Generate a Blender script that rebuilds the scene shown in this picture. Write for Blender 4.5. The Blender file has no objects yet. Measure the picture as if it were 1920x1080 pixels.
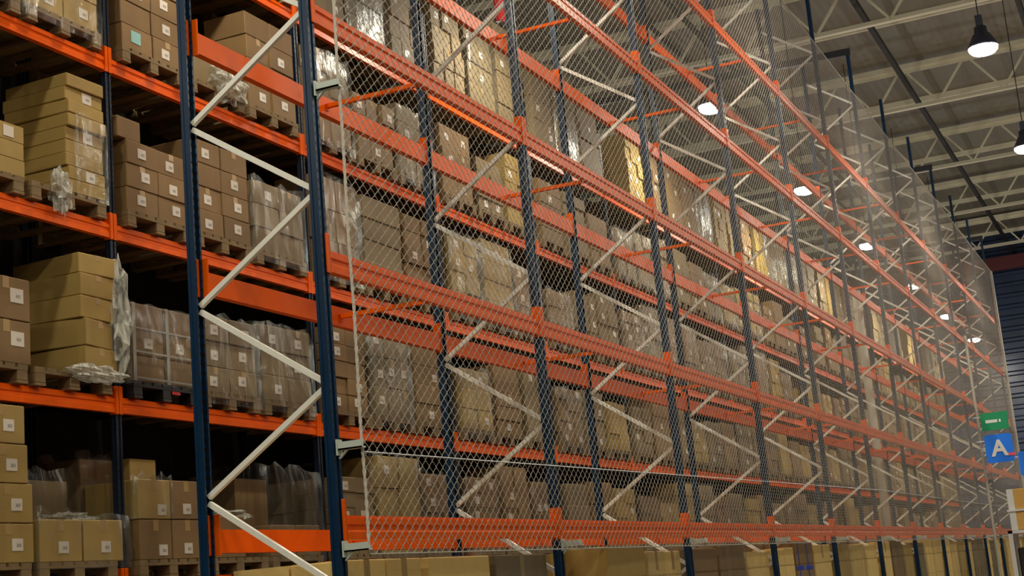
import bpy, math, random
import numpy as np
from mathutils import Matrix, Vector

# ------------------------------------------------------------------ camera
S = bpy.context.scene
COL = S.collection
ZC = 1.5                                   # eye height over the concrete floor
FPX, YAW, PIT, ROL = 2778.6, 0.409614, 0.201554, -0.0871116
cy, sy, cp, sp = math.cos(YAW), math.sin(YAW), math.cos(PIT), math.sin(PIT)
fw = Vector((cy * cp, sy * cp, sp)); rt = Vector((sy, -cy, 0)); up = rt.cross(fw)
cr, sr = math.cos(ROL), math.sin(ROL)
rt, up = rt * cr + up * sr, -rt * sr + up * cr
cam = bpy.data.cameras.new('camera')
cam.sensor_width = 36; cam.lens = FPX / 1920 * 36; cam.clip_end = 200
cam_o = bpy.data.objects.new('camera', cam); COL.objects.link(cam_o)
M4 = Matrix((rt, up, -fw)).transposed().to_4x4(); M4.translation = (0, 0, ZC)
cam_o.matrix_world = M4
S.camera = cam_o


def px(P):
    d = Vector((P[0], P[1], P[2] - ZC)); w = d.dot(fw)
    if w < .3: return None
    return 960 + FPX * d.dot(rt) / w, 540 - FPX * d.dot(up) / w, w


# ------------------------------------------------------------------ world, exposure
W = bpy.data.worlds.new('World'); S.world = W; W.use_nodes = True
W.node_tree.nodes['Background'].inputs[0].default_value = (.5, .52, .55, 1)
W.node_tree.nodes['Background'].inputs[1].default_value = 0.0
S.view_settings.view_transform = 'Standard'; S.view_settings.look = 'None'
S.view_settings.exposure = 0.0; S.view_settings.gamma = 1; S.view_settings.use_curve_mapping = False
LAMP_W = 260.0                              # watts of each high-bay lamp
LENS_E = 25.0
UP_W = 70.0                                # sideways and upward glow of the same lamp
rnd = random.Random(7)

# ------------------------------------------------------------------ materials
def nodes(name):
    m = bpy.data.materials.new(name); m.use_nodes = True
    nt = m.node_tree
    return m, nt, nt.nodes['Principled BSDF']


def mat(name, col, rough=.6, metal=0, var=0., scale=8., bump=0., objvar=0., spec=.5):
    m, nt, b = nodes(name)
    b.inputs['Roughness'].default_value = rough; b.inputs['Metallic'].default_value = metal
    b.inputs['Specular IOR Level'].default_value = spec
    b.inputs['Base Color'].default_value = (*col, 1)
    if var or bump or objvar:
        tc = nt.nodes.new('ShaderNodeTexCoord'); nz = nt.nodes.new('ShaderNodeTexNoise')
        nz.inputs['Scale'].default_value = scale; nz.inputs['Detail'].default_value = 4
        nt.links.new(tc.outputs['Object'], nz.inputs['Vector'])
        ma = nt.nodes.new('ShaderNodeMath'); ma.operation = 'MULTIPLY_ADD'
        nt.links.new(nz.outputs['Fac'], ma.inputs[0]); ma.inputs[1].default_value = 2 * var; ma.inputs[2].default_value = 1 - var
        last = ma.outputs[0]
        if objvar:
            oi = nt.nodes.new('ShaderNodeObjectInfo'); mb = nt.nodes.new('ShaderNodeMath'); mb.operation = 'MULTIPLY_ADD'
            nt.links.new(oi.outputs['Random'], mb.inputs[0]); mb.inputs[1].default_value = 2 * objvar; mb.inputs[2].default_value = 1 - objvar
            mc = nt.nodes.new('ShaderNodeMath'); mc.operation = 'MULTIPLY'
            nt.links.new(last, mc.inputs[0]); nt.links.new(mb.outputs[0], mc.inputs[1]); last = mc.outputs[0]
        mx = nt.nodes.new('ShaderNodeVectorMath'); mx.operation = 'SCALE'
        mx.inputs[0].default_value = col; nt.links.new(last, mx.inputs['Scale'])
        nt.links.new(mx.outputs[0], b.inputs['Base Color'])
        if bump:
            bp = nt.nodes.new('ShaderNodeBump'); bp.inputs['Strength'].default_value = bump; bp.inputs['Distance'].default_value = .01
            nt.links.new(nz.outputs['Fac'], bp.inputs['Height']); nt.links.new(bp.outputs[0], b.inputs['Normal'])
    return m


def slot_metal(name, col, rough):
    """painted steel upright: keyhole slots punched in two columns along its face"""
    m, nt, b = nodes(name)
    b.inputs['Roughness'].default_value = rough; b.inputs['Specular IOR Level'].default_value = .35
    L = nt.links.new
    def math_(op, a, v=None, c=None):
        n = nt.nodes.new('ShaderNodeMath'); n.operation = op
        for i, q in enumerate((a, v, c)):
            if q is None: continue
            if isinstance(q, (int, float)): n.inputs[i].default_value = q
            else: L(q, n.inputs[i])
        return n.outputs[0]
    tc = nt.nodes.new('ShaderNodeTexCoord'); s = nt.nodes.new('ShaderNodeSeparateXYZ'); L(tc.outputs['Object'], s.inputs[0])
    zf = math_('FRACT', math_('MULTIPLY', s.outputs['Z'], 20.0))
    zin = math_('LESS_THAN', zf, .38)
    xa = math_('ABSOLUTE', math_('SUBTRACT', math_('ABSOLUTE', s.outputs['X']), .022))
    xin = math_('LESS_THAN', xa, .004)
    hole = math_('MULTIPLY', zin, xin)
    nz = nt.nodes.new('ShaderNodeTexNoise'); nz.inputs['Scale'].default_value = 9; L(tc.outputs['Object'], nz.inputs['Vector'])
    sc = math_('MULTIPLY_ADD', nz.outputs['Fac'], .5, .75)
    vm = nt.nodes.new('ShaderNodeVectorMath'); vm.operation = 'SCALE'; vm.inputs[0].default_value = col; L(sc, vm.inputs['Scale'])
    mx = nt.nodes.new('ShaderNodeMix'); mx.data_type = 'RGBA'
    L(hole, mx.inputs['Factor']); L(vm.outputs[0], mx.inputs['A']); mx.inputs['B'].default_value = (.004, .005, .006, 1)
    L(mx.outputs['Result'], b.inputs['Base Color'])
    L(math_('MULTIPLY_ADD', hole, .5, rough), b.inputs['Roughness'])
    return m


def film(name, col, alpha, rough, bump=.6, scale=14, white=.25):
    """stretch film: mostly see-through, with crinkled shine"""
    m, nt, b = nodes(name); L = nt.links.new
    nt.nodes.remove(b); out = nt.nodes['Material Output']
    tr = nt.nodes.new('ShaderNodeBsdfTransparent'); gl = nt.nodes.new('ShaderNodeBsdfGlossy'); df = nt.nodes.new('ShaderNodeBsdfDiffuse')
    gl.inputs['Roughness'].default_value = rough; gl.inputs['Color'].default_value = (.62, .64, .6, 1)
    df.inputs['Color'].default_value = (*col, 1)
    tc = nt.nodes.new('ShaderNodeTexCoord'); nz = nt.nodes.new('ShaderNodeTexNoise'); mp = nt.nodes.new('ShaderNodeMapping')
    mp.inputs['Scale'].default_value = (1, 1, .3); mp.inputs['Rotation'].default_value = (.3, .5, 0)
    L(tc.outputs['Object'], mp.inputs[0]); L(mp.outputs[0], nz.inputs['Vector'])
    nz.inputs['Scale'].default_value = scale; nz.inputs['Detail'].default_value = 5; nz.inputs['Distortion'].default_value = 1.2
    bp = nt.nodes.new('ShaderNodeBump'); bp.inputs['Strength'].default_value = bump; bp.inputs['Distance'].default_value = .03
    L(nz.outputs['Fac'], bp.inputs['Height']); L(bp.outputs[0], gl.inputs['Normal']); L(bp.outputs[0], df.inputs['Normal'])
    m1 = nt.nodes.new('ShaderNodeMixShader'); m1.inputs[0].default_value = white
    L(gl.outputs[0], m1.inputs[1]); L(df.outputs[0], m1.inputs[2])
    rp = nt.nodes.new('ShaderNodeMapRange'); rp.inputs[1].default_value = .42; rp.inputs[2].default_value = .68
    rp.inputs[3].default_value = alpha * .35; rp.inputs[4].default_value = min(1, alpha * 1.7); L(nz.outputs['Fac'], rp.inputs[0])
    m2 = nt.nodes.new('ShaderNodeMixShader'); L(rp.outputs[0], m2.inputs[0]); L(tr.outputs[0], m2.inputs[1]); L(m1.outputs[0], m2.inputs[2])
    L(m2.outputs[0], out.inputs[0])
    return m


def emit(name, col, e):
    m, nt, b = nodes(name)
    b.inputs['Base Color'].default_value = (*col, 1)
    b.inputs['Emission Color'].default_value = (*col, 1); b.inputs['Emission Strength'].default_value = e
    return m


BLUE = slot_metal('blue_painted_steel', (.002, .024, .064), .34)
SHADE_BLUE = slot_metal('shade_darkened_blue_steel', (.004, .010, .022), .4)  # upright blue darkened in colour to stand for shade on the loaded rack
ORANGE = mat('orange_painted_steel', (.86, .112, .001), .36, var=.12, scale=5, spec=.22)
BRACE = mat('pale_galvanised_steel', (.88, .86, .74), .3, var=.1, scale=20)
BRACKET = mat('pale_green_white_steel', (.55, .62, .53), .45)
WHITE = mat('white_painted_steel', (.72, .74, .72), .4)
DARK = mat('dark_painted_steel', (.008, .009, .012), .5)
ORANGE.node_tree.nodes['Principled BSDF'].inputs['Specular Tint'].default_value = (1, .45, .12, 1)
PIPE = mat('dark_brown_pipe', (.008, .005, .004), .7)
BEIGE = mat('beige_painted_steel', (.52, .47, .36), .5)
TRUSS = mat('cream_painted_truss', (.78, .73, .54), .5, var=.08, scale=3)
REDST = mat('dark_red_steel', (.10, .012, .015), .5)
WOOD = mat('raw_pallet_wood', (.19, .125, .05), .8, var=.35, scale=12, bump=.2)
BLACKP = mat('black_plastic', (.012, .012, .013), .45)
REDP = mat('red_plastic', (.5, .02, .02), .4)
KRAFT = [mat('kraft_card', (.33, .22, .055), .75, var=.16, scale=6, objvar=.12),
         mat('brown_card', (.20, .118, .040), .75, var=.16, scale=6, objvar=.14),
         mat('dull_brown_card', (.19, .135, .058), .75, var=.2, scale=6, objvar=.14),
         mat('lit_kraft_card', (.66, .46, .15), .75, var=.14, scale=6, objvar=.1)]  # last one: kraft brightened in colour for aisle lamp light on floor cartons
KNAME = ['yellowish', 'brown', 'dull', 'lit-toned']
YCARD = mat('bright_kraft_card', (.62, .36, .09), .7, var=.1)
ROPE = mat('beige_white_rope', (.62, .57, .47), .8, var=.2, scale=60)
NET = mat('grey_beige_net_twine', (.43, .41, .34), .8)
CABLE = mat('steel_cable', (.35, .36, .35), .4, metal=.6)
TAPE = mat('clear_brown_tape', (.40, .27, .11), .25)
TAPEB = mat('blue_tape', (.02, .06, .42), .4)
WRAP = film('clear_stretch_film', (.50, .52, .44), .17, .2, bump=.9, scale=7)
CRUMP = film('crumpled_pale_film', (.62, .62, .52), .55, .3, bump=.5, scale=16, white=.85)
SIGN_G = mat('green_sign_face', (.0, .30, .12), .45)
SIGN_B = mat('blue_sign_face', (.004, .20, .95), .4)
SIGN_W = mat('white_sign_lettering', (.85, .85, .82), .5)
PINK = mat('pink_red_tag', (.75, .10, .16), .5)
SHADE = mat('grey_lamp_housing', (.06, .07, .10), .4, metal=.5)
LENS = emit('lit_lamp_lens', (.93, .95, 1.0), LENS_E)


def label_mat():
    m, nt, b = nodes('white_paper_label'); L = nt.links.new
    tc = nt.nodes.new('ShaderNodeTexCoord'); s = nt.nodes.new('ShaderNodeSeparateXYZ'); L(tc.outputs['Object'], s.inputs[0])
    nz = nt.nodes.new('ShaderNodeTexNoise'); nz.inputs['Scale'].default_value = 24; L(tc.outputs['Object'], nz.inputs['Vector'])
    def lt(o, v, c):
        a = nt.nodes.new('ShaderNodeMath'); a.operation = 'SUBTRACT'; L(o, a.inputs[0]); a.inputs[1].default_value = c
        q = nt.nodes.new('ShaderNodeMath'); q.operation = 'ABSOLUTE'; L(a.outputs[0], q.inputs[0])
        r = nt.nodes.new('ShaderNodeMath'); r.operation = 'LESS_THAN'; L(q.outputs[0], r.inputs[0]); r.inputs[1].default_value = v
        return r.outputs[0]
    mu = nt.nodes.new('ShaderNodeMath'); mu.operation = 'MULTIPLY'; L(lt(s.outputs['X'], .022, .012), mu.inputs[0]); L(lt(s.outputs['Z'], .012, -.004), mu.inputs[1])
    m2 = nt.nodes.new('ShaderNodeMath'); m2.operation = 'MULTIPLY'; L(mu.outputs[0], m2.inputs[0]); L(nz.outputs['Fac'], m2.inputs[1])
    mx = nt.nodes.new('ShaderNodeMix'); mx.data_type = 'RGBA'; L(m2.outputs[0], mx.inputs['Factor'])
    mx.inputs['A'].default_value = (.62, .57, .47, 1); mx.inputs['B'].default_value = (.08, .07, .06, 1)
    L(mx.outputs['Result'], b.inputs['Base Color'])
    return m


LABEL = label_mat()
TEAL = mat('pale_teal_label', (.25, .50, .46), .6)

# ------------------------------------------------------------------ mesh helpers
class MB:
    def __init__(s): s.v, s.f, s.m = [], [], []

    def add(s, vs, fs, mi=0):
        o = len(s.v); s.v += [tuple(x) for x in vs]; s.f += [tuple(i + o for i in f) for f in fs]; s.m += [mi] * len(fs); return s

    def box(s, a, b, mi=0, ch=0.0):
        (x0, y0, z0), (x1, y1, z1) = a, b
        if ch <= 0:
            return s.add([(x0, y0, z0), (x1, y0, z0), (x1, y1, z0), (x0, y1, z0), (x0, y0, z1), (x1, y0, z1), (x1, y1, z1), (x0, y1, z1)],
                         [(0, 3, 2, 1), (4, 5, 6, 7), (0, 1, 5, 4), (1, 2, 6, 5), (2, 3, 7, 6), (3, 0, 4, 7)], mi)
        c = ch; vs = []; ix = {}
        for sx, X in ((0, (x0, x1)), (1, (x0, x1))):
            for sy_ in (0, 1):
                for sz in (0, 1):
                    X_ = (x0, x1)[sx]; Y_ = (y0, y1)[sy_]; Z_ = (z0, z1)[sz]
                    dx = c if sx == 0 else -c; dy = c if sy_ == 0 else -c; dz = c if sz == 0 else -c
                    for ax, p in enumerate(((X_, Y_ + dy, Z_ + dz), (X_ + dx, Y_, Z_ + dz), (X_ + dx, Y_ + dy, Z_))):
                        ix[(sx, sy_, sz, ax)] = len(vs); vs.append(p)
        g = ix.get
        fs = []
        for q in (0, 1):
            f = [g((q, 0, 0, 0)), g((q, 1, 0, 0)), g((q, 1, 1, 0)), g((q, 0, 1, 0))]; fs.append(f if q else f[::-1])
            f = [g((0, q, 0, 1)), g((0, q, 1, 1)), g((1, q, 1, 1)), g((1, q, 0, 1))]; fs.append(f if q else f[::-1])
            f = [g((0, 0, q, 2)), g((1, 0, q, 2)), g((1, 1, q, 2)), g((0, 1, q, 2))]; fs.append(f if q else f[::-1])
        for a_ in (0, 1):
            for b_ in (0, 1):
                p = a_ != b_
                f = [g((a_, b_, 0, 0)), g((a_, b_, 0, 1)), g((a_, b_, 1, 1)), g((a_, b_, 1, 0))]; fs.append(f[::-1] if p else f)
                f = [g((a_, 0, b_, 0)), g((a_, 0, b_, 2)), g((a_, 1, b_, 2)), g((a_, 1, b_, 0))]; fs.append(f if p else f[::-1])
                f = [g((0, a_, b_, 1)), g((0, a_, b_, 2)), g((1, a_, b_, 2)), g((1, a_, b_, 1))]; fs.append(f[::-1] if p else f)
        for i in range(8):
            a_, b_, c_ = i >> 2 & 1, i >> 1 & 1, i & 1
            f = [g((a_, b_, c_, k)) for k in range(3)]; fs.append(f if (a_ + b_ + c_) % 2 else f[::-1])
        return s.add(vs, fs, mi)

    def bar(s, p, q, w, h, upv=(0, 0, 1), mi=0, n=1):
        p, q = Vector(p), Vector(q); d = (q - p).normalized(); u = Vector(upv)
        if abs(d.dot(u)) > .98: u = Vector((1, 0, 0))
        r = d.cross(u).normalized(); u = r.cross(d)
        vs = []; fs = []
        for i in range(n + 1):
            c = p.lerp(q, i / n)
            vs += [c - r * w / 2 - u * h / 2, c + r * w / 2 - u * h / 2, c + r * w / 2 + u * h / 2, c - r * w / 2 + u * h / 2]
            if i:
                o = 4 * (i - 1)
                fs += [(o + k, o + (k + 1) % 4, o + 4 + (k + 1) % 4, o + 4 + k) for k in range(4)]
        fs += [(3, 2, 1, 0), (4 * n, 4 * n + 1, 4 * n + 2, 4 * n + 3)]
        return s.add(vs, fs, mi)

    def tube(s, pts, r, n=8, mi=0):
        pts = [Vector(p) for p in pts]; vs = []; fs = []
        for i, c in enumerate(pts):
            d = (pts[min(i + 1, len(pts) - 1)] - pts[max(i - 1, 0)]).normalized()
            u = Vector((0, 0, 1)) if abs(d.z) < .95 else Vector((1, 0, 0))
            a = d.cross(u).normalized(); b = d.cross(a)
            for k in range(n):
                t = 2 * math.pi * k / n; vs.append(c + (a * math.cos(t) + b * math.sin(t)) * r)
            if i:
                o = n * (i - 1); fs += [(o + k, o + n + k, o + n + (k + 1) % n, o + (k + 1) % n) for k in range(n)]
        fs += [tuple(range(n)), tuple(range(len(vs) - 1, len(vs) - n - 1, -1))]
        return s.add(vs, fs, mi)

    def prism(s, poly, z0, z1, axis='z', mi=0):
        def P(a, b, c): return (a, b, c) if axis == 'z' else (c, a, b)
        n = len(poly); vs = [P(a, b, z0) for a, b in poly] + [P(a, b, z1) for a, b in poly]
        fs = [(k, (k + 1) % n, n + (k + 1) % n, n + k) for k in range(n)] + [tuple(range(n - 1, -1, -1)), tuple(range(n, 2 * n))]
        return s.add(vs, fs, mi)

    def lathe(s, prof, n=20, mi=0):
        vs = []; fs = []
        for r, z in prof: vs += [(r * math.cos(2 * math.pi * k / n), r * math.sin(2 * math.pi * k / n), z) for k in range(n)]
        for i in range(len(prof) - 1):
            o = n * i; fs += [(o + k, o + (k + 1) % n, o + n + (k + 1) % n, o + n + k) for k in range(n)]
        return s.add(vs, fs, mi)

    def mesh(s, name, mats, smooth=False):
        me = bpy.data.meshes.new(name); me.from_pydata(s.v, [], s.f)
        for m in (mats if isinstance(mats, list) else [mats]): me.materials.append(m)
        me.polygons.foreach_set('material_index', s.m)
        if smooth: me.polygons.foreach_set('use_smooth', [True] * len(s.f))
        me.update(); return me


def put(name, me, parent=None, loc=(0, 0, 0), rz=0.0, rot=None):
    o = bpy.data.objects.new(name, me); COL.objects.link(o)
    o.location = loc; o.rotation_euler = rot or (0, 0, rz)
    if parent: o.parent = parent
    return o


def tag(o, label, cat, group=None, kind=None):
    o['label'] = label; o['category'] = cat
    if group: o['group'] = group
    if kind: o['kind'] = kind
    return o


def struct(name, me, loc=(0, 0, 0)):
    o = put(name, me, loc=loc); o['kind'] = 'structure'; return o


ORD = ['first', 'second', 'third', 'fourth', 'fifth', 'sixth', 'seventh', 'eighth', 'ninth', 'tenth', 'eleventh', 'twelfth',
       'thirteenth', 'fourteenth', 'fifteenth', 'sixteenth', 'seventeenth', 'eighteenth']

# ------------------------------------------------------------------ measured layout (z over the floor)
X0, L, NB = 6.395, 2.8, 12                  # empty rack: first frame, bay length, number of bays
YF, YB = 3.80, 4.595                        # its two faces
LV = [z + ZC - .08 for z in (.523, 1.885, 3.247, 4.599, 5.939)]   # beam tops
TOP = 8.02 + ZC
XC, YC, DC = 8.785, 7.06, .85               # loaded rack
CJ0, CJ1 = -1, 16
CV = [z + ZC + .06 for z in (.27, 1.60, 2.93, 4.27, 5.60)]        # its beam tops
ZB, ZT = 10.5 + ZC, 11.6 + ZC               # roof trusses

# ------------------------------------------------------------------ setting
fm = mat('grey_concrete_floor', (.20, .185, .16), .5, var=.2, scale=.6)
cm, nt, b = nodes('brown_grey_roof_deck')
b.inputs['Base Color'].default_value = (.21, .185, .135, 1); b.inputs['Roughness'].default_value = .6
tc = nt.nodes.new('ShaderNodeTexCoord'); wv = nt.nodes.new('ShaderNodeTexWave'); wv.bands_direction = 'Y'; wv.inputs['Scale'].default_value = 1.6
nt.links.new(tc.outputs['Object'], wv.inputs['Vector']); bp = nt.nodes.new('ShaderNodeBump'); bp.inputs['Strength'].default_value = .5; bp.inputs['Distance'].default_value = .03
nt.links.new(wv.outputs['Fac'], bp.inputs['Height']); nt.links.new(bp.outputs[0], b.inputs['Normal'])
wm = mat('grey_wall_panel', (.10, .10, .095), .7)
dkm = mat('gap_shade_black', (.006, .005, .005), .8)
XE, YL, YR, XW = 58.0, 21.0, -14.0, -9.0
struct('floor', MB().box((XW, YR, -.2), (XE, YL, 0)).mesh('floor', fm))
struct('ceiling', MB().box((XW, YR, ZT + .1), (XE, YL, ZT + .3)).mesh('ceiling', cm))
struct('wall_left', MB().box((XW, YL, 0), (XE, YL + .2, ZT + .1)).mesh('wall_left', wm))
struct('wall_right', MB().box((XW, YR - .2, 0), (XE, YR, ZT + .1)).mesh('wall_right', wm))
struct('wall_back', MB().box((XW - .2, YR, 0), (XW, YL, ZT + .1)).mesh('wall_back', wm))
# far wall: dark blue sheet with horizontal ribs
fwm = mat('dark_blue_wall_sheet', (.025, .040, .085), .25, var=.6, scale=1.2)
w = MB()
poly = []; z = 0.0
while z < ZT:
    poly += [(XE, z), (XE, z + .22), (XE - .07, z + .26), (XE - .07, z + .36)]; z += .42
vs = []; fs = []
for i, (x, zz) in enumerate(poly):
    vs += [(x, YR, zz), (x, YL, zz)]
    if i: fs.append((2 * i - 2, 2 * i - 1, 2 * i + 1, 2 * i))
w.add(vs, fs); struct('wall_far', w.mesh('wall_far', fwm))
struct('trim_1', MB().box((XE - .5, YR, 10.25 + ZC), (XE - .25, YL, 10.75 + ZC)).mesh('trim_1', REDST))
struct('added_gap_shade_sheet', MB().box((2, 8.05, 0), (55, 8.11, CV[4] + .45)).mesh('added_gap_shade_sheet', dkm))  # added dark sheet behind the loaded rack so its gaps go black

# ------------------------------------------------------------------ roof trusses
chord_t = MB(); chord_t.box((-.07, -9, ZT - .10), (.07, 20, ZT + .02)); chord_t.box((-.012, -9, ZT - .2), (.012, 20, ZT - .1)); CT = chord_t.mesh('top_chord', TRUSS)
chord_b = MB(); chord_b.box((-.06, -9, ZB), (.06, 20, ZB + .025)); chord_b.box((-.012, -9, ZB + .025), (.012, 20, ZB + .1)); CBm = chord_b.mesh('bottom_chord', TRUSS)
P = 1.5
webs = []
for sgn in (1, -1):
    webs.append(MB().bar((0, 0, 0), (0, sgn * P / 2, ZT - ZB - .1), .05, .05, (1, 0, 0)).mesh('web_member', TRUSS))
for k in range(7):
    x = 16.45 + 6.28 * k
    e = tag(put('roof_truss', None, loc=(x, 0, 0)), 'cream steel roof truss spanning under ceiling, %s one from the camera' % ORD[k], 'roof truss', 'roof trusses')
    put('top_chord', CT, e); put('bottom_chord', CBm, e)
    y = 3.85 - P * 7
    while y < 19:
        for wmesh in webs: put('web_member', wmesh, e, (0, y, ZB + .05))
        y += P
pm = MB().box((-.04, -9, ZT - .04), (.04, 20, ZT + .098)).mesh('purlin', TRUSS)
for k in range(7):
    tag(put('purlin', pm, loc=(16.45 + 3.14 + 6.28 * k, 0, 0)), 'thin pale purlin under roof deck, between %s and next truss' % ORD[k], 'purlin', 'roof purlins')

for i, (y, z, r) in enumerate(((4.43, 10.9, .075), (7.6, 10.9, .06), (8.3, 10.9, .05), (1.5, 10.9, .06))):
    tag(put('sprinkler_pipe', MB().tube([(12, y, z + ZC), (XE - .1, y, z + ZC)], r).mesh('sprinkler_pipe', PIPE)),
        'dark pipe along the roof %s' % ['above the empty rack, thickest', 'above the loaded rack, left of two', 'furthest left behind loaded rack', 'near the top right picture corner'][i], 'pipe')

# ------------------------------------------------------------------ high-bay lamps
housing = MB().lathe([(.05, .34), (.09, .32), (.10, .22), (.13, .20), (.21, .04), (.22, 0), (.20, .01), (.12, .16), (.02, .18)], 20).mesh('housing', SHADE, True)
lens = MB().lathe([(.215, 0), (.205, -.04), (.165, -.08), (.09, -.105), (.001, -.11)], 20).mesh('lens', LENS, True)
cable_m = MB().tube([(0, 0, .34), (0, 0, ZT - 7.23 - ZC + .1)], .008, 6).mesh('suspension_cable', DARK)
hook_m = MB().box((-.05, -.05, .33), (.05, .05, .5)).mesh('ballast_box', SHADE)
rows = [(5.83, 'over the aisle between the two racks'), (1.66, 'over the open aisle right of netted rack')]
extra = [(10.0, 'added unseen behind the loaded rack'), (-2.5, 'added unseen over the far right aisle')]  # rows added out of view to brighten the ceiling and carton fronts
for y, where in rows + extra:
    for k in range(10):
        x = 21.95 + 6.28 * (k - 4)
        e = tag(put('high_bay_lamp', None, loc=(x, y, 7.23 + ZC)), 'lit round high bay lamp %s, %s along' % (where, ORD[k]), 'lamp', 'high bay lamps')
        put('housing', housing, e); put('lens', lens, e); put('suspension_cable', cable_m, e); put('ballast_box', hook_m, e)
        li = bpy.data.lights.new('lamp_light', 'SPOT'); li.energy = LAMP_W; li.spot_size = math.radians(168); li.spot_blend = .5; li.shadow_soft_size = .12; li.color = (1.0, .91, .73)
        lo = bpy.data.objects.new('lamp_light', li); COL.objects.link(lo); lo.parent = e; lo.location = (0, 0, -.30)
        li = bpy.data.lights.new('lamp_glow', 'POINT'); li.energy = UP_W; li.shadow_soft_size = .15; li.color = (1.0, .95, .85)
        lo = bpy.data.objects.new('lamp_glow', li); COL.objects.link(lo); lo.parent = e; lo.location = (0, 0, -.30)

# ------------------------------------------------------------------ rack members
def post_mesh(h, flip, m=BLUE):
    h2 = [(.02, .012), (.02, 0), (.05, 0), (.05, .024), (.042, .029), (.042, .051), (.05, .056), (.05, .08), (.028, .08), (.028, .074),
          (.044, .074), (.044, .058), (.036, .053), (.036, .027), (.044, .022), (.044, .006), (.026, .006), (.026, .018)]
    q = h2 + [(-a, b_) for a, b_ in h2[::-1]]
    q = [(a * .65, b_ * .63) for a, b_ in q]
    if flip: q = [(a, -b_) for a, b_ in q][::-1]
    return MB().prism(q, 0, h).mesh('post', m)


PF, PB = post_mesh(TOP, 0), post_mesh(TOP, 1)
plate = MB().box((-.075, -.03, 0), (.075, .11, .012)).mesh('base_plate', BLUE)
NP = 1.012
NZ0 = .58 + ZC - NP                         # lowest node on the back post
span = YB - YF - .09
def brace_mesh(rise):
    m = MB(); p = Vector((0, 0, 0)); q = Vector((0, span, rise))
    m.bar(p, q, .027, .004, (1, 0, 0)); 
    off = Vector((.0, 0, 0))
    d = (q - p).normalized(); n = d.cross(Vector((1, 0, 0)))
    for sg in (1, -1):
        m.bar(p + n * .0125 * sg + Vector((.011, 0, 0)), q + n * .0125 * sg + Vector((.011, 0, 0)), .004, .022, (1, 0, 0))
    return m.mesh('diagonal_brace', BRACE)
bu, bd = brace_mesh(.51), brace_mesh(-.502)
BR_DN = brace_mesh(.48); BR_UP = brace_mesh(-.48)
node_m = MB().tube([(-.05, 0, 0), (.06, 0, 0)], .012, 8).mesh('bolt', BRACE)
XF = [X0 + L * k for k in range(NB + 1)]
for k, x in enumerate(XF):
    e = tag(put('upright_frame', None, loc=(x, YF, 0)), 'blue upright frame with pale zigzag braces, %s in the empty netted rack' % ORD[k], 'rack frame', 'upright frames of the empty rack')
    skew = .035 if k == 0 else 0.0
    put('post', PF, e); put('post', PB, e, (0, YB - YF + skew, 0))
    put('base_plate', plate, e); put('base_plate', plate, e, (0, YB - YF - .08 + skew, 0))
    z = NZ0
    i = 0
    while z + NP < TOP:
        # back node at z, front node at z + .51, next back node at z + NP
        for bm_, dz in ((BR_UP, .51), (BR_DN, .53)): put('diagonal_brace', bm_, e, (0, .045, z + dz)).scale.y = 1 + skew / span
        z += NP; i += 1


def beam_set(face):
    """one load beam, built along +x from its left post's centre; face -1: aisle face looks to -y"""
    yy = lambda y: y if face < 0 else -y
    prof = [(0, 0), (.045, 0), (.045, .12), (.018, .12), (.018, .104), (0, .104), (0, .075), (.008, .068), (.008, .045), (0, .038)]
    if face > 0: prof = [(-a, c) for a, c in prof]
    b_ = MB().prism(prof, .040, L - .040, 'x').mesh('beam', ORANGE)
    con = []
    for s_ in (0, 1):
        m = MB()
        xa, xb = ((.003, .042) if s_ == 0 else (L - .042, L - .003))
        ya, yb = sorted((yy(-.008), yy(0)))
        m.box((xa, ya, -.012), (xb, yb, .198), ch=.003)
        xc = (.034, .041) if s_ == 0 else (L - .041, L - .034)
        ya, yb = sorted((yy(-.008), yy(.05)))
        m.box((xc[0], ya, -.012), (xc[1], yb, .198))
        con.append(m.mesh('end_connector', ORANGE))
    return b_, con


BF, CF = beam_set(-1)
BB, CB2 = beam_set(1)
LVN = ['lowest', 'second', 'third', 'fourth', 'top']
def bay_word(k): return ORD[k] + ' bay'
for k in range(NB):
    for l, zt in enumerate(LV):
        for nm, y, bm, cm_ in (('netted near face', YF - .001, BF, CF), ('rear face', YB + .001, BB, CB2)):
            e = tag(put('load_beam', None, loc=(XF[k], y, zt - .12)), 'orange beam on %s of empty rack, %s level, %s' % (nm, LVN[l], bay_word(k)), 'rack beam', 'orange beams of the empty rack')
            put('beam', bm, e)
            for c in cm_: put('end_connector', c, e)
bar_m = MB()
bar_m.bar((0, .02, 0), (0, YB - YF - .02, 0), .03, .026); bar_m.box((-.015, .012, -.03), (.015, .05, .013)); bar_m.box((-.015, YB - YF - .05, -.03), (.015, YB - YF - .012, .013))
bar_m = bar_m.mesh('support_bar', ORANGE)
for k in range(NB):
    for l, zt in enumerate(LV):
        tag(put('support_bar', bar_m, loc=(XF[k] + L / 2, YF, zt - .06)), 'thin orange cross bar inside empty rack, %s level, middle of %s' % (LVN[l], bay_word(k)), 'support bar', 'cross bars of the empty rack')

# cross-aisle ties from the tops of the empty rack over to the loaded rack
for i, k in enumerate((6, 9, 12)):
    m = MB().bar((XF[k], YF - .02, TOP + .03), (XF[k] - .3, 8.7, TOP + .03), .07, .11).mesh('aisle_tie', DARK)
    tag(put('aisle_tie', m), 'dark overhead tie bar crossing from empty rack frame tops, %s one' % ['nearest', 'middle', 'furthest'][i], 'tie bar')

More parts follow.
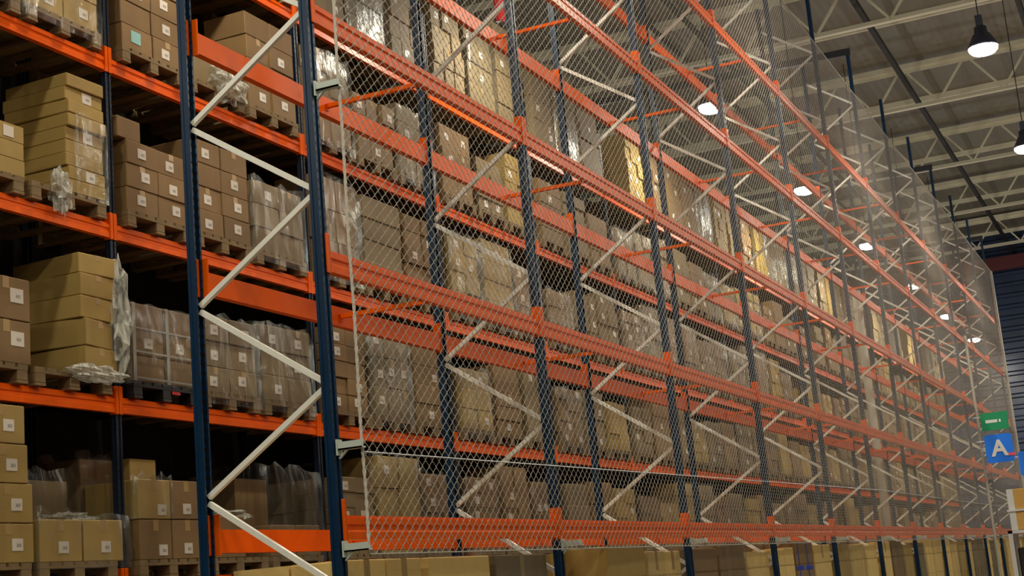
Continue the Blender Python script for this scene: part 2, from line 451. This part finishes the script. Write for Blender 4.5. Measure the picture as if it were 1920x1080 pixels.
# ------------------------------------------------------------------ safety net on brackets
YN = YF - .135
bz = [2.66 + ZC, .78 + ZC, .28 + ZC]
brm = MB(); brm.box((-.02, -.145, -.02), (.02, 0, -.012)); brm.box((-.02, -.145, -.02), (-.012, 0, .02)); brm.box((-.025, -.008, -.045), (.025, 0, .035)); brm.bar((0, -.005, -.06), (0, -.05, -.02), .018, .006)
brm = brm.mesh('net_bracket', BRACKET)
for k in range(NB + 1):
    for q, z in enumerate(bz):
        if q < 2 and k > 0: continue
        tag(put('net_bracket', brm, loc=(XF[k] + .0, YF - .009, z)), 'pale net bracket bolted to %s blue post, %s' % (ORD[k], ['upper one', 'middle one', 'below lowest beam'][q]), 'bracket', 'net brackets')

xN0, xN1, zN0, zN1 = XF[0] + .02, 39.55, .24 + ZC, 7.05 + ZC
n = MB(); pu, pv, tw = .080, .065, .0020
slope = pv / pu
c0 = int((xN0 - (zN1 - zN0) / slope) / pu) - 1; c1 = int(xN1 / pu) + 1
for fam in (1, -1):
    for i in range(c0, c1 + int((zN1 - zN0) / slope / pu) + 2):
        xb = i * pu                          # at z = zN0 for fam +1
        if fam > 0: f = lambda z: xb + (z - zN0) / slope
        else: f = lambda z: xb - (z - zN0) / slope
        za, zb = zN0, zN1
        # clip against x range
        for lim, low in ((xN0, True), (xN1, False)):
            zc = zN0 + (lim - xb) * slope * fam
            inc = fam > 0
            if low == inc: za = max(za, zc)
            else: zb = min(zb, zc)
        if zb - za < .02: continue
        off = .0016 * fam
        n.bar((f(za), YN + off, za), (f(zb), YN + off, zb), tw, tw, (0, 1, 0), n=max(1, int((zb - za) / .5)))
for i in range(int(xN0 / pu * 2), int(30 / pu * 2)):   # knots where the twines cross
    x = i * pu / 2
    if x < xN0: continue
    for k in range(int((zN1 - zN0) / pv * 2)):
        if (i + k) % 2: continue
        zz = zN0 + k * pv / 2
        q = .0075; h = .0115
        n.add([(x - q, YN, zz), (x, YN - .004, zz), (x + q, YN, zz), (x, YN + .004, zz), (x, YN, zz - h), (x, YN, zz + h)],
              [(0, 1, 5), (1, 2, 5), (2, 3, 5), (3, 0, 5), (1, 0, 4), (2, 1, 4), (3, 2, 4), (0, 3, 4)])
net = tag(put('safety_net', n.mesh('safety_net', NET)), 'pale diamond mesh safety net hung along the near face of empty rack', 'net')
net['kind'] = 'thing'
def rope(name, pts, r, parent):
    m = MB()
    for ph in (0, math.pi):
        q = []
        for a_, b_ in zip(pts[:-1], pts[1:]):
            a_, b_ = Vector(a_), Vector(b_); N = max(2, int((b_ - a_).length / .03))
            for i in range(N):
                t = i / N; c = a_.lerp(b_, t); s_ = (b_ - a_).length * t * 60 + ph
                d = (b_ - a_).normalized(); u = d.cross(Vector((.3, 1, .2))).normalized(); v = d.cross(u)
                q.append(c + (u * math.cos(s_) + v * math.sin(s_)) * r * .4)
        m.tube(q, r * .62, 6)
    return put(name, m.mesh(name, ROPE, True), parent)
wob = [(XF[0] + .02 + .006 * math.sin(i * 2.1), YN, zN0 + (zN1 - zN0) * i / 22) for i in range(23)]
rope('edge_rope', wob, .0105, net)
put('hem_rope', MB().tube([(xN0, YN, zN0), (xN1, YN, zN0)], .004, 6).mesh('hem_rope', NET), net)
put('hem_rope', MB().tube([(xN0, YN, zN1), (xN1, YN, zN1)], .01, 6).mesh('hem_rope', NET), net)
put('edge_rope', MB().tube([(xN1, YN, 0.05), (xN1, YN, zN1)], .035, 6).mesh('edge_rope', NET), net)
put('seam_rope', MB().tube([(31.75, YN - .02, .05), (31.75, YN - .02, 4.4 + ZC)], .03, 6).mesh('seam_rope', NET), net)
tag(put('tension_cable', MB().tube([(xN0, YN - .01, .74 + ZC), (20, YN - .01, .90 + ZC), (xN1, YN - .01, .9 + ZC)], .004, 6).mesh('tension_cable', CABLE)), 'thin grey steel cable strung level across the net above lowest beam', 'cable')

# ------------------------------------------------------------------ loaded rack
PC = post_mesh(CV[4] + .9, 0, SHADE_BLUE); PCt = post_mesh(TOP, 0, SHADE_BLUE); PC2 = post_mesh(CV[4] + .9, 1, SHADE_BLUE)
for j in range(CJ0, CJ1 + 1):
    x = XC + L * j
    e = tag(put('upright_frame', None, loc=(x, YC, 0)), 'shade-darkened blue upright frame of the loaded rack, %s joint from the left' % ORD[j + 1], 'rack frame', 'upright frames of the loaded rack')
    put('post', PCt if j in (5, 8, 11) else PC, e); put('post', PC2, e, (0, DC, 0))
    put('base_plate', plate, e)
SHN = ['bottom', 'second', 'third', 'fourth', 'top']
def cbay(j): return 'leftmost bay' if j == -1 else ORD[j + 1] + ' bay'
for j in range(CJ0, CJ1):
    for l, zt in enumerate(CV):
        e = tag(put('load_beam', None, loc=(XC + L * j, YC - .001, zt - .12)), 'orange beam under %s shelf of loaded rack, %s' % (SHN[l], cbay(j)), 'rack beam', 'orange beams of the loaded rack')
        put('beam', BF, e)
        for c in CF: put('end_connector', c, e)

# ------------------------------------------------------------------ pallets
def pallet_parts(w, d):
    parts = []
    deck = MB()
    for i in range(7):
        x = -w / 2 + i * (w - .09) / 6
        deck.box((x, -d / 2, .108), (x + .09, d / 2, .13))
    for i in range(3):
        y = -d / 2 + i * (d - .1) / 2
        deck.box((-w / 2, y, .088), (w / 2, y + .1, .108))
    parts.append(('deck', deck.mesh('deck', WOOD), (0, 0, 0)))
    blk = MB().box((-.05, -.06, .02), (.05, .06, .088), ch=.004).mesh('block', WOOD)
    for ix in range(3):
        for iy in range(2):
            parts.append(('block', blk, (-w / 2 + .05 + ix * (w - .1) / 2, -d / 2 + .06 + iy * (d - .12), 0)))
    bb = MB().box((-.05, -d / 2, 0), (.05, d / 2, .02)).mesh('bottom_board', WOOD)
    for ix in range(3): parts.append(('bottom_board', bb, (-w / 2 + .05 + ix * (w - .1) / 2, 0, 0)))
    return parts
PW, PD = .80, .96
PPARTS = pallet_parts(PW, PD)
mm = MB()
for nm, me, lo in PPARTS:
    mm.add([(v.co.x + lo[0], v.co.y + lo[1], v.co.z + lo[2]) for v in me.vertices], [tuple(p.vertices) for p in me.polygons])
PALL = mm.mesh('pallet', WOOD)
PBLK = PALL.copy(); PBLK.materials.clear(); PBLK.materials.append(BLACKP)
SLN = ['left', 'middle', 'right']

# ------------------------------------------------------------------ cartons
CART = []                                   # collected, then split by how large they show
cache = {}
def carton_mesh(w, d, h, c):
    key = (round(w, 3), round(d, 3), round(h, 3), c)
    if key not in cache:
        m = MB().box((-w / 2, -d / 2, 0), (w / 2, d / 2, h), ch=.006)
        cache[key] = m.mesh('carton', KRAFT[c])
    return cache[key]
def tape_mesh(w, d, h):
    key = ('t', round(w, 3), round(d, 3), round(h, 3))
    if key not in cache:
        m = MB(); tw_ = .03
        m.box((-tw_, -d / 2 - .001, h * .72), (tw_, -d / 2 + .004, h - .004)); m.box((-tw_, -d / 2 + .002, h - .003), (tw_, d / 2 - .002, h + .001))
        cache[key] = m.mesh('packing_tape', TAPE)
    return cache[key]
lab_mesh = {s: MB().box((-s, -.0015, -s * .8), (s, .0015, s * .8)).mesh('shipping_label', LABEL) for s in (.05, .062)}
teal_mesh = MB().box((-.06, -.0015, -.05), (.06, .0015, .05)).mesh('shipping_label', TEAL)

def carton(x, y, z, w, d, h, c, where, rz=0.0, lab=None, tape=False, extra=None, what='carton'):
    """x, y: centre of the footprint"""
    CART.append(dict(x=x, y=y, z=z, w=w, d=d, h=h, c=c, rz=rz, lab=lab, tape=tape, where=where, extra=extra, what=what))

def wrap(x0, x1, y0, y1, z0, z1, label, seed=0, m=WRAP, tuft=False):
    """film pulled round a pallet load: four crinkled sides and a ragged top"""
    r = random.Random(seed); mb = MB(); N = 7; K = 7
    ring = []
    for (xa, ya, xb, yb) in ((x0, y0, x1, y0), (x1, y0, x1, y1), (x1, y1, x0, y1), (x0, y1, x0, y0)):
        for i in range(N): ring.append((xa + (xb - xa) * i / N, ya + (yb - ya) * i / N))
    vs = []; fs = []; R = len(ring)
    cx_, cy_ = (x0 + x1) / 2, (y0 + y1) / 2
    for k in range(K + 1):
        for (a_, b_) in ring:
            j_ = 1 + (.02 if k < K else -.06) * r.random() + (.004)
            vs.append((cx_ + (a_ - cx_) * j_, cy_ + (b_ - cy_) * j_, z0 + (z1 - z0) * k / K + (r.uniform(-.03, .05) if k == K else 0)))
        if k:
            o = R * (k - 1); fs += [(o + i, o + (i + 1) % R, o + R + (i + 1) % R, o + R + i) for i in range(R)]
    mb.add(vs, fs)
    return tag(put('stretch_wrap', mb.mesh('stretch_wrap', m, True)), label, 'stretch wrap', 'stretch wrapped loads')

def crumple(x, y, z, sx, sy_, sz, label, seed):
    r = np.random.RandomState(seed); mb = MB(); nu, nv = 18, 11; vs = []; fs = []
    for i in range(nv + 1):
        t = math.pi * i / nv
        for k in range(nu):
            a_ = 2 * math.pi * k / nu
            q = 1 + .32 * (r.rand() - .5) + .18 * math.sin(3 * a_ + 2 * i)
            if i in (0, nv): q = .9
            vs.append((x + sx * q * math.sin(t) * math.cos(a_), y + sy_ * q * math.sin(t) * math.sin(a_), z + sz * q * math.cos(t)))
        if i:
            o = nu * (i - 1); fs += [(o + k, o + nu + k, o + nu + (k + 1) % nu, o + (k + 1) % nu) for k in range(nu)]
    mb.add(vs, fs)
    return tag(put('plastic_film', mb.mesh('plastic_film', CRUMP)), label, 'plastic film')

FY = YC - .05                                # front line of goods
def slot_x(j, s): return XC + L * j + .525 + .875 * s
def place_pallet(j, l, s, black=False):
    x = slot_x(j, s); y = FY + PD / 2; z = CV[l]
    lab_ = '%s pallet on %s shelf of loaded rack, %s, %s of three' % ('black plastic' if black else 'wooden', SHN[l], cbay(j), SLN[s])
    if j <= 1 and not black:
        e = tag(put('pallet', None, loc=(x, y, z)), lab_, 'pallet', 'pallets on the loaded rack')
        for nm, me, lo in PPARTS: put(nm, me, e, lo)
    else:
        e = tag(put('pallet', PBLK if black else PALL, loc=(x, y, z)), lab_, 'pallet', 'pallets on the loaded rack')
    return z + .13
def where(j, l, s, tier, col, rear=False):
    return '%s%s, %s tier, %s load, %s shelf, %s, loaded rack' % (col, ' rear' if rear else '', ORD[tier], SLN[s], SHN[l], cbay(j))
def grid(j, l, s, cols, tiers, h, c, lab=.6, dep=.46, wr=False, drop=(), tape=.3, w=None, jit=.008, rows_=None, wlabel=True, x_off=0):
    z = place_pallet(j, l, s); xc = slot_x(j, s) + x_off
    tw_ = w or .78; cw = tw_ / cols
    rows_ = rows_ or (2 if j <= 1 else 1)
    CN = {1: ['single'], 2: ['left', 'right'], 3: ['left', 'centre', 'right']}[cols]
    for t in range(tiers):
        for q in range(cols):
            for rr in range(rows_):
                if (q, t) in drop and rr == 0: continue
                if t == tiers - 1 and rr == 1 and rnd.random() < .3: continue
                carton(xc - tw_ / 2 + cw * (q + .5) + rnd.uniform(-jit, jit), FY + .01 + dep * (rr + .5) + rnd.uniform(-jit, jit), z + t * (h + .002),
                       cw - .008, dep - .01, h, c, where(j, l, s, t, CN[q], rr == 1), rz=rnd.uniform(-.012, .012),
                       lab=(rnd.uniform(-.1, .1) * cw, h * rnd.uniform(.42, .6), .05) if rr == 0 and rnd.random() < lab else None, tape=rr == 0 and rnd.random() < tape)
    if wr:
        wrap(xc - tw_ / 2 - .012, xc + tw_ / 2 + .012, FY - .006, FY + dep * rows_ + .02, z - .1, z + tiers * h + .01,
             'shiny clear wrap round %s pallet load, %s shelf of loaded rack, %s' % (SLN[s], SHN[l], cbay(j)), seed=j * 100 + l * 10 + s)
    return z

done = set()
def special(j, l, s): done.add((j, l, s)); return place_pallet(j, l, s)

# ---- hand-placed loads at the left of the picture
# tall stack of nine thin cartons
z = special(-1, 2, 2)
for t in range(9):
    carton(8.46 + rnd.uniform(-.012, .012), FY + .31 + rnd.uniform(-.015, .015), z + t * .102, .41 + rnd.uniform(-.01, .01), .6, .1, 0, 'in tall narrow stack of nine, %s from bottom, third shelf, leftmost bay' % ORD[t], rz=rnd.uniform(-.04, .04),
           lab=(.03, .05, .05) if t in (1, 4, 7) else None, what='thin carton')
wrap(8.34, 8.66, FY - .02, FY + .5, z - .03, z + .62, 'torn clear wrap down the front of the tall thin carton stack, third shelf', 5)
crumple(8.16, FY + .0, z - .02, .10, .06, .15, 'pale crumpled film tuft at foot of tall thin carton stack', 3)
z = special(-1, 2, 1)
for t in range(3):
    carton(7.6 + rnd.uniform(-.01, .01), FY + .25, z + t * .125, .42, .46, .12, 0, 'in low stack beside tall one, %s tier, third shelf, leftmost bay' % ORD[t], lab=(.06, .06, .05) if t == 2 else None, tape=True)
    carton(7.75 + rnd.uniform(-.01, .01), FY + .74, z + t * .155, .5, .44, .15, 0, 'in low rear stack, %s tier, third shelf, leftmost bay' % ORD[t])
# leaning stack of five
z = special(-1, 1, 2)
hs = [.21, .2, .165, .165, .15]; rzs = [.10, .16, .05, .02, -.06]; xs = [8.56, 8.54, 8.55, 8.57, 8.60]
zz = z
for t in range(5):
    carton(xs[t], FY + .36, zz, .40, .66, hs[t], 0, 'skewed in leaning stack of five, %s from bottom, second shelf, leftmost bay' % ORD[t], rz=rzs[t], tape=True, what='large carton')
    zz += hs[t] + .004
crumple(8.80, FY + .06, z + .46, .085, .12, .42, 'whitish torn film hanging down the right side of the leaning five carton stack', 11)
crumple(8.46, FY - .03, z + .0, .32, .03, .06, 'whitish film bunched around the foot of leaning five carton stack', 12)
z = special(-1, 1, 1)
for t in range(2):
    carton(7.60, FY + .26, z + t * .30, .46, .5, .295, 1, 'beside the leaning stack, %s tier, second shelf, leftmost bay' % ORD[t], lab=(.10, .17, .062), tape=True)
carton(7.62, FY + .74, z, .5, .42, .66, 1, 'standing behind others, second shelf, leftmost bay')
# bottom shelf, left
z = special(-1, 0, 1)
for t in range(4):
    carton(7.58 + rnd.uniform(-.01, .01) + (.0 if t < 2 else -.03 * (t - 1)), FY + .26, z + t * .262, .47, .5, .258, 0, 'in stack of four, %s tier, bottom shelf, leftmost bay' % ORD[t], lab=(.08, .12, .05), tape=True)
z = special(-1, 0, 2)
carton(8.10, FY + .24, z, .42, .44, .29, 0, 'left of low pair, bottom shelf, leftmost bay', lab=(.02, .10, .05), tape=True)
carton(8.54, FY + .24, z, .42, .44, .29, 0, 'right of low pair, bottom shelf, leftmost bay', lab=(.02, .10, .05), tape=True)
carton(8.05, FY + .72, z, .4, .44, .52, 1, 'tall one behind low pair, left, bottom shelf, leftmost bay')
carton(8.50, FY + .72, z, .46, .44, .62, 2, 'tall one behind low pair, right, bottom shelf, leftmost bay')
wrap(7.86, 8.78, FY - .02, FY + .48, z - .05, z + .33, 'loose shiny wrap over the low carton pair, bottom shelf, leftmost bay', 21)
wrap(7.82, 8.76, FY + .46, FY + .97, z, z + .68, 'dull wrap round tall cartons behind the low pair, bottom shelf, leftmost bay', 22)
crumple(8.55, FY + .34, z + .32, .26, .14, .05, 'crumpled film lying on top of the low carton pair, bottom shelf', 23)
grid(-1, 3, 2, 2, 3, .23, 0, lab=.9, wr=True); done.add((-1, 3, 2))
grid(-1, 3, 1, 2, 3, .23, 2, lab=.9, wr=True); done.add((-1, 3, 1))
# second bay
grid(0, 3, 0, 2, 4, .20, 1, lab=.9); done.add((0, 3, 0))
grid(0, 3, 2, 2, 4, .22, 1, lab=.5); done.add((0, 3, 2))
z = special(0, 3, 1)
carton(slot_x(0, 1) - .15, FY + .3, z, .46, .5, .30, 2, 'alone at left of middle load, fourth shelf, second bay', tape=True)
carton(slot_x(0, 1) + .22, FY + .5, z, .3, .5, .45, 0, 'upright behind film bag, fourth shelf, second bay')
crumple(slot_x(0, 1) + .15, FY - .01, z + .06, .24, .10, .15, 'pale grey bag of crumpled film bulging over beam, fourth shelf, second bay', 31)
grid(0, 2, 0, 2, 3, .19, 1, lab=.9); done.add((0, 2, 0))
carton(8.98, FY + .24, CV[2] + .13 + 3 * .192, .28, .44, .17, 1, 'small one on top at left, third shelf, second bay')
grid(0, 2, 1, 2, 4, .20, 1, lab=.9); done.add((0, 2, 1))
grid(0, 2, 2, 2, 3, .21, 2, lab=.5, wr=True); done.add((0, 2, 2))
done.add((0, 1, 0))
xc = slot_x(0, 0); z0 = place_pallet(0, 1, 0, black=True)
for t in range(3):
    for q in range(2):
        for rr in range(2):
            carton(xc - .195 + .39 * q, FY + .01 + .46 * (rr + .5), z0 + t * .202, .38, .45, .2, 1, where(0, 1, 0, t, ['left', 'right'][q], rr == 1), lab=(.0, .1, .05) if rr == 0 and t == 1 else None)
wrap(xc - .41, xc + .41, FY - .005, FY + .95, z0 - .02, z0 + .62, 'shiny clear wrap with white bands round left load, second shelf, second bay', 41)
st = MB()
for i in (-.385, .02, .37): st.box((i - .018, -.003, 0), (i + .018, .0, .6))
for zz in (.02, .22, .40): st.box((-.4, -.004, zz), (.4, -.001, zz + .014))
tag(put('strapping', st.mesh('strapping', mat('milky_strapping', (.30, .29, .24), .4)), loc=(xc, FY - .004, z0)), 'milky white straps crossed over left load, second shelf, second bay', 'strapping')
tag(put('red_tag', MB().box((-.05, -.004, -.012), (.05, 0, .012)).mesh('red_tag', REDP), loc=(xc + .1, FY - .006, CV[1] + .07)), 'small red tag on the black plastic pallet, second shelf', 'tag')
grid(0, 1, 1, 2, 3, .21, 2, lab=.9, wr=True); done.add((0, 1, 1))
grid(0, 1, 2, 2, 3, .22, 2, lab=.6, wr=True); done.add((0, 1, 2))
CART.append(None)
z = special(0, 0, 0)
for t in range(2):
    carton(xc - .19, FY + .26, z + t * .30, .38, .5, .295, 0 if t else 1, 'left of pair, %s tier, left load, bottom shelf, second bay' % ORD[t], tape=True, lab=(.08, .07, .05))
    carton(xc + .20, FY + .26, z + t * .30, .38, .5, .295, 1, 'right of pair, %s tier, left load, bottom shelf, second bay' % ORD[t], tape=True, lab=(.0, .08, .05))
carton(xc + .12, FY + .5, z + .6, .32, .3, .2, 0, 'small one on top, left load, bottom shelf, second bay')
carton(xc - .2, FY + .74, z, .4, .42, .8, 1, 'tall one at rear, left load, bottom shelf, second bay')
wrap(xc - .41, xc + .0, FY - .01, FY + .52, z + .3, z + .63, 'shiny wrap over left half of left load, bottom shelf, second bay', 51)
wrap(xc - .42, xc + .0, FY + .52, FY + .96, z, z + .84, 'dull wrap on tall rear carton, left load, bottom shelf, second bay', 52)
z = special(0, 0, 1)
xm = slot_x(0, 1)
carton(xm - .14, FY + .24, z, .46, .46, .33, 1, 'plain front one, middle load, bottom shelf, second bay')
carton(xm + .2, FY + .55, z, .3, .4, .36, 0, 'half hidden one, middle load, bottom shelf, second bay')
crumple(xm + .15, FY + .25, z + .34, .24, .2, .06, 'crumpled film draped on middle load, bottom shelf, second bay', 53)
z = special(0, 0, 2)
xr = slot_x(0, 2)
for q in range(2):
    for t in range(2):
        carton(xr - .2 + .4 * q, FY + .26, z + .135 * t, .38, .48, .13, 1, '%s %s tier of low wrapped load, right, bottom shelf, second bay' % (['left', 'right'][q], ORD[t]), lab=(.0, .07, .05) if t == 0 else None)
carton(xr + .1, FY + .74, z, .5, .42, .72, 1, 'big dark one at rear right, bottom shelf, second bay')
wrap(xr - .41, xr + .41, FY - .01, FY + .96, z - .05, z + .76, 'shiny wrap round right load with low front, bottom shelf, second bay', 54)

# ---- the other loads
for j in range(CJ0, CJ1):
    for l in range(5):
        for s in range(3):
            if (j, l, s) in done or (j == -1 and s == 0): continue
            if j > 2 and rnd.random() < .06: continue
            cols = rnd.choice((2, 2, 2, 3)) if rnd.random() < .8 else 1
            top = l == 4
            tiers = rnd.choice((3, 4, 4, 5) if not top else (4, 5, 5, 6))
            H = rnd.uniform(.62, .98) if not top else rnd.uniform(1.0, 1.3)
            c = rnd.choice((0, 1, 1, 2, 2))
            wr = rnd.random() < .45
            if top and j <= 3: c, wr = 2, s == 1
            grid(j, l, s, cols, tiers, H / tiers, c, lab=(.12 if top else .45) if j < 3 else .2, jit=.008 if j < 1 else .018, wr=wr and (j < 9), w=rnd.uniform(.70, .79))

# ---- big cartons on the floor inside the empty rack
def floor_pallet(x, k, s):
    e = tag(put('pallet', PALL, loc=(x, (YF + YB) / 2, 0)), 'wooden pallet on floor under %s of empty rack, %s of three' % (bay_word(k), SLN[s]), 'pallet', 'floor pallets under the empty rack')
    return .13
TZ = .20 + ZC
for k in range(NB):
    for s in range(3):
        x = XF[k] + .525 + .875 * s
        z0 = floor_pallet(x, k, s)
        tz = TZ - (.22 if (k, s) == (1, 0) else 0) + (.03 if k < 1 else rnd.uniform(-.01, .08))
        cols = [2, 2, 1][(k + s) % 3] if k else [2, 1, 1][s]
        c = rnd.choice((3, 3, 0, 1, 2)) if k else [3, 3, 2][s]
        th = (tz - z0) / 3
        for q in range(cols):
            cw = .80 / cols
            for r_ in range(2):
                for t in range(3):
                    dz = rnd.uniform(-.03, .0) if t == 2 and k else 0
                    carton(x - .4 + cw * (q + .5), YF + .055 + .345 * (r_ + .5), z0 + t * th, cw - .01, .335, th - .003 + dz, c,
                           '%s %s, %s tier, %s floor load under %s of empty rack' % (['left', 'right'][q] if cols == 2 else 'single', ['front', 'rear'][r_], ['lowest', 'middle', 'top'][t], SLN[s], bay_word(k)),
                           tape=t == 2 and rnd.random() < .3, rz=rnd.uniform(-.02, .02) if k else 0, extra='blue' if (k == 3 and s == 1 and r_ == 0 and t == 2) else None)
        if (k, s) in ((0, 2), (1, 2), (2, 2), (2, 1), (4, 0), (4, 1), (5, 1), (6, 0), (6, 2), (7, 1), (8, 0), (8, 2), (9, 1), (10, 0)):
            wrap(x - .41, x + .41, YF + .03, YB - .03, z0, tz + .02, 'shiny wrap round floor load under %s of empty rack, %s of three' % (bay_word(k), SLN[s]), seed=900 + k * 3 + s)

# ---- split the cartons: those that show largest become things, the rest one mass
CART = [c for c in CART if c]
def area(c):
    hw, hd = c['w'] / 2, c['d'] / 2; u = []; v = []
    for dx in (-hw, hw):
        for dy in (-hd, hd):
            for dz in (0, c['h']):
                q = px((c['x'] + dx, c['y'] + dy, c['z'] + dz))
                if not q: return 0
                u.append(q[0]); v.append(q[1])
    a_ = max(0, min(1920, max(u)) - max(0, min(u))) * max(0, min(1080, max(v)) - max(0, min(v)))
    if 'rear' in c['where']: a_ *= .12
    return a_
for c in CART: c['a'] = area(c)
CART.sort(key=lambda c: -c['a'])
mass = MB()
for i, c in enumerate(CART):
    if i < 298 and c['a'] > 0:
        o = put('carton', carton_mesh(c['w'], c['d'], c['h'], c['c']), None, (c['x'], c['y'], c['z']), c['rz'])
        tag(o, '%s %s, %s' % (KNAME[c['c']], c['what'], c['where']), 'carton', 'cartons on pallets')
        if c['lab']:
            lx, lz, ls = c['lab']
            put('shipping_label', teal_mesh if rnd.random() < .02 else lab_mesh[ls], o, (lx, -c['d'] / 2 - .0016, min(lz, c['h'] - .05)))
        if c['tape']: put('packing_tape', tape_mesh(c['w'], c['d'], c['h']), o)
        if c['extra'] == 'blue':
            y = -c['d'] / 2
            put('blue_tape', MB().box((-c['w'] / 2, y - .003, c['h'] * .45), (.12, y, c['h'] * .53)).mesh('blue_tape', TAPEB), o)
            put('blue_tape', MB().box((-.08, y - .003, 0), (-.05, y, c['h'])).mesh('blue_tape', TAPEB), o)
    else:
        cs, sn = math.cos(c['rz']), math.sin(c['rz']); t = MB().box((-c['w'] / 2, -c['d'] / 2, 0), (c['w'] / 2, c['d'] / 2, c['h']))
        mass.add([(c['x'] + a_ * cs - b_ * sn, c['y'] + a_ * sn + b_ * cs, c['z'] + q) for a_, b_, q in t.v], t.f, c['c'])
        if c['lab']:
            lx, lz, ls = c['lab']; y = c['y'] - c['d'] / 2 - .004
            mass.box((c['x'] + lx - ls, y, c['z'] + lz - .04), (c['x'] + lx + ls, y + .003, c['z'] + lz + .04), 4)
o = put('cartons', mass.mesh('cartons', KRAFT + [LABEL]))
tag(o, 'many small brown cartons stacked on the distant bays of both racks', 'cartons', kind='stuff')

# ------------------------------------------------------------------ riser pipe behind the empty rack, hanging signs, trolley
tag(put('riser_pipe', MB().tube([(26.5, 4.80, 0), (26.5, 4.80, 4.75 + ZC)], .075, 12).mesh('riser_pipe', BEIGE, True)), 'beige vertical pipe standing behind the empty rack, eighth frame', 'pipe')
tag(put('riser_pipe', MB().tube([(16.5, 7.0, CV[4] + 1.5), (16.5, 7.0, ZT)], .07, 12).mesh('riser_pipe', REDP, True)), 'red vertical sprinkler pipe above the loaded rack', 'pipe')

def letter(ch, size, m, name):
    cu = bpy.data.curves.new(name, 'FONT'); cu.body = ch; cu.size = size; cu.extrude = .006; cu.offset = size * .03; cu.align_x = 'CENTER'; cu.align_y = 'CENTER'
    tmp = bpy.data.objects.new('tmp', cu); COL.objects.link(tmp)
    dg = bpy.context.evaluated_depsgraph_get(); me = bpy.data.meshes.new_from_object(tmp.evaluated_get(dg)); bpy.data.objects.remove(tmp)
    me.materials.clear(); me.materials.append(m); me.name = name
    return me
def rounded(w, h, r, t):
    q = []
    for cx_, cz_, a0 in ((w / 2 - r, h / 2 - r, 0), (-w / 2 + r, h / 2 - r, 90), (-w / 2 + r, -h / 2 + r, 180), (w / 2 - r, -h / 2 + r, 270)):
        for i in range(5):
            a_ = math.radians(a0 + i * 22.5); q.append((cx_ + r * math.cos(a_), cz_ + r * math.sin(a_)))
    return MB().prism(q, 0, t, 'x')             # (y, z) outline, thickness along x
def sign(x, yc, zc, w, h, m, label, ch=None, bars=False, r=.06):
    s_ = tag(put('aisle_sign', rounded(w, h, r, .02).mesh('aisle_sign', m), loc=(x, yc, zc + ZC)), label, 'sign')
    if ch:
        q = put('letter', letter(ch, h * .78, SIGN_W, 'letter'), s_, (-.008, .0, -.01), rot=(math.pi / 2, 0, -math.pi / 2))
    if bars:
        b_ = MB(); yy = w * .33
        for i, ww in enumerate((.05, .06, .05, .06, .05, .03, .045)):
            if i == 5: yy -= .03; continue
            b_.box((-.008, yy - ww * .8, -.03), (0, yy, .03)); yy -= ww * .86
        put('lettering', b_.mesh('lettering', SIGN_W), s_)
    arm = MB().bar((.012, w / 2 + .16, h * .3), (.012, -w / 2 + .02, h * .3), .02, .02).mesh('arm', WHITE)
    put('arm', arm, s_)
    return s_
sA = sign(31.5, 3.275, 2.0, .54, .57, SIGN_B, 'blue square sign with a white letter A at far end of net', 'A')
put('red_tag', MB().box((-.012, -.30, -.17), (0, -.16, -.11)).mesh('red_tag', PINK), sA)
sign(31.5, 3.29, 2.555, .53, .36, SIGN_G, 'green sign with small white lettering hanging above the letter A sign', bars=True, r=.01)
sign(37.2, 3.18, 1.94, .58, .57, SIGN_B, 'second blue sign further off, cut by right picture edge', 'B')

tx, ty = 22.0, 2.31
e = tag(put('trolley', None, loc=(tx, ty, 0)), 'white framed trolley carrying wrapped cartons at right picture edge', 'trolley')
for dx in (0, .7):
    for dy in (0, -1.1):
        put('post', MB().box((dx - .03, dy - .03, .1), (dx + .03, dy + .03, 1.74)).mesh('post', WHITE), e)
        put('castor', MB().tube([(dx, dy - .02, .06), (dx, dy + .02, .06)], .06, 14).mesh('castor', BLACKP), e)
put('shelf', MB().box((-.03, -1.13, 1.70), (.73, .03, 1.74)).mesh('shelf', WHITE), e)
put('shelf', MB().box((-.03, -1.13, .3), (.73, .03, .34)).mesh('shelf', WHITE), e)
tag(put('bin', MB().box((tx + .04, ty - 1.05, .345), (tx + .66, ty - .06, 1.5), ch=.02).mesh('bin', BLACKP)), 'dark bin on lower shelf of the white trolley', 'bin')
for t, (za, zb) in enumerate(((1.745, 2.0), (2.03, 2.31))):
    c_ = tag(put('carton', MB().box((-.33, -.5, 0), (.33, .5, zb - za), ch=.006).mesh('carton', YCARD), loc=(tx + .35, ty - .53, za)),
        'yellowish carton on the white trolley, %s of two' % ['lower', 'upper'][t], 'carton', 'trolley cartons')
    put('white_band', MB().box((-.336, .42, -.002), (.336, .506, zb - za + .002)).mesh('white_band', WHITE), c_)
tag(put('white_board', MB().box((tx - .01, ty - 1.06, 2.001), (tx + .7, ty - .0, 2.029)).mesh('white_board', WHITE)), 'white board between the two cartons on the trolley', 'board')
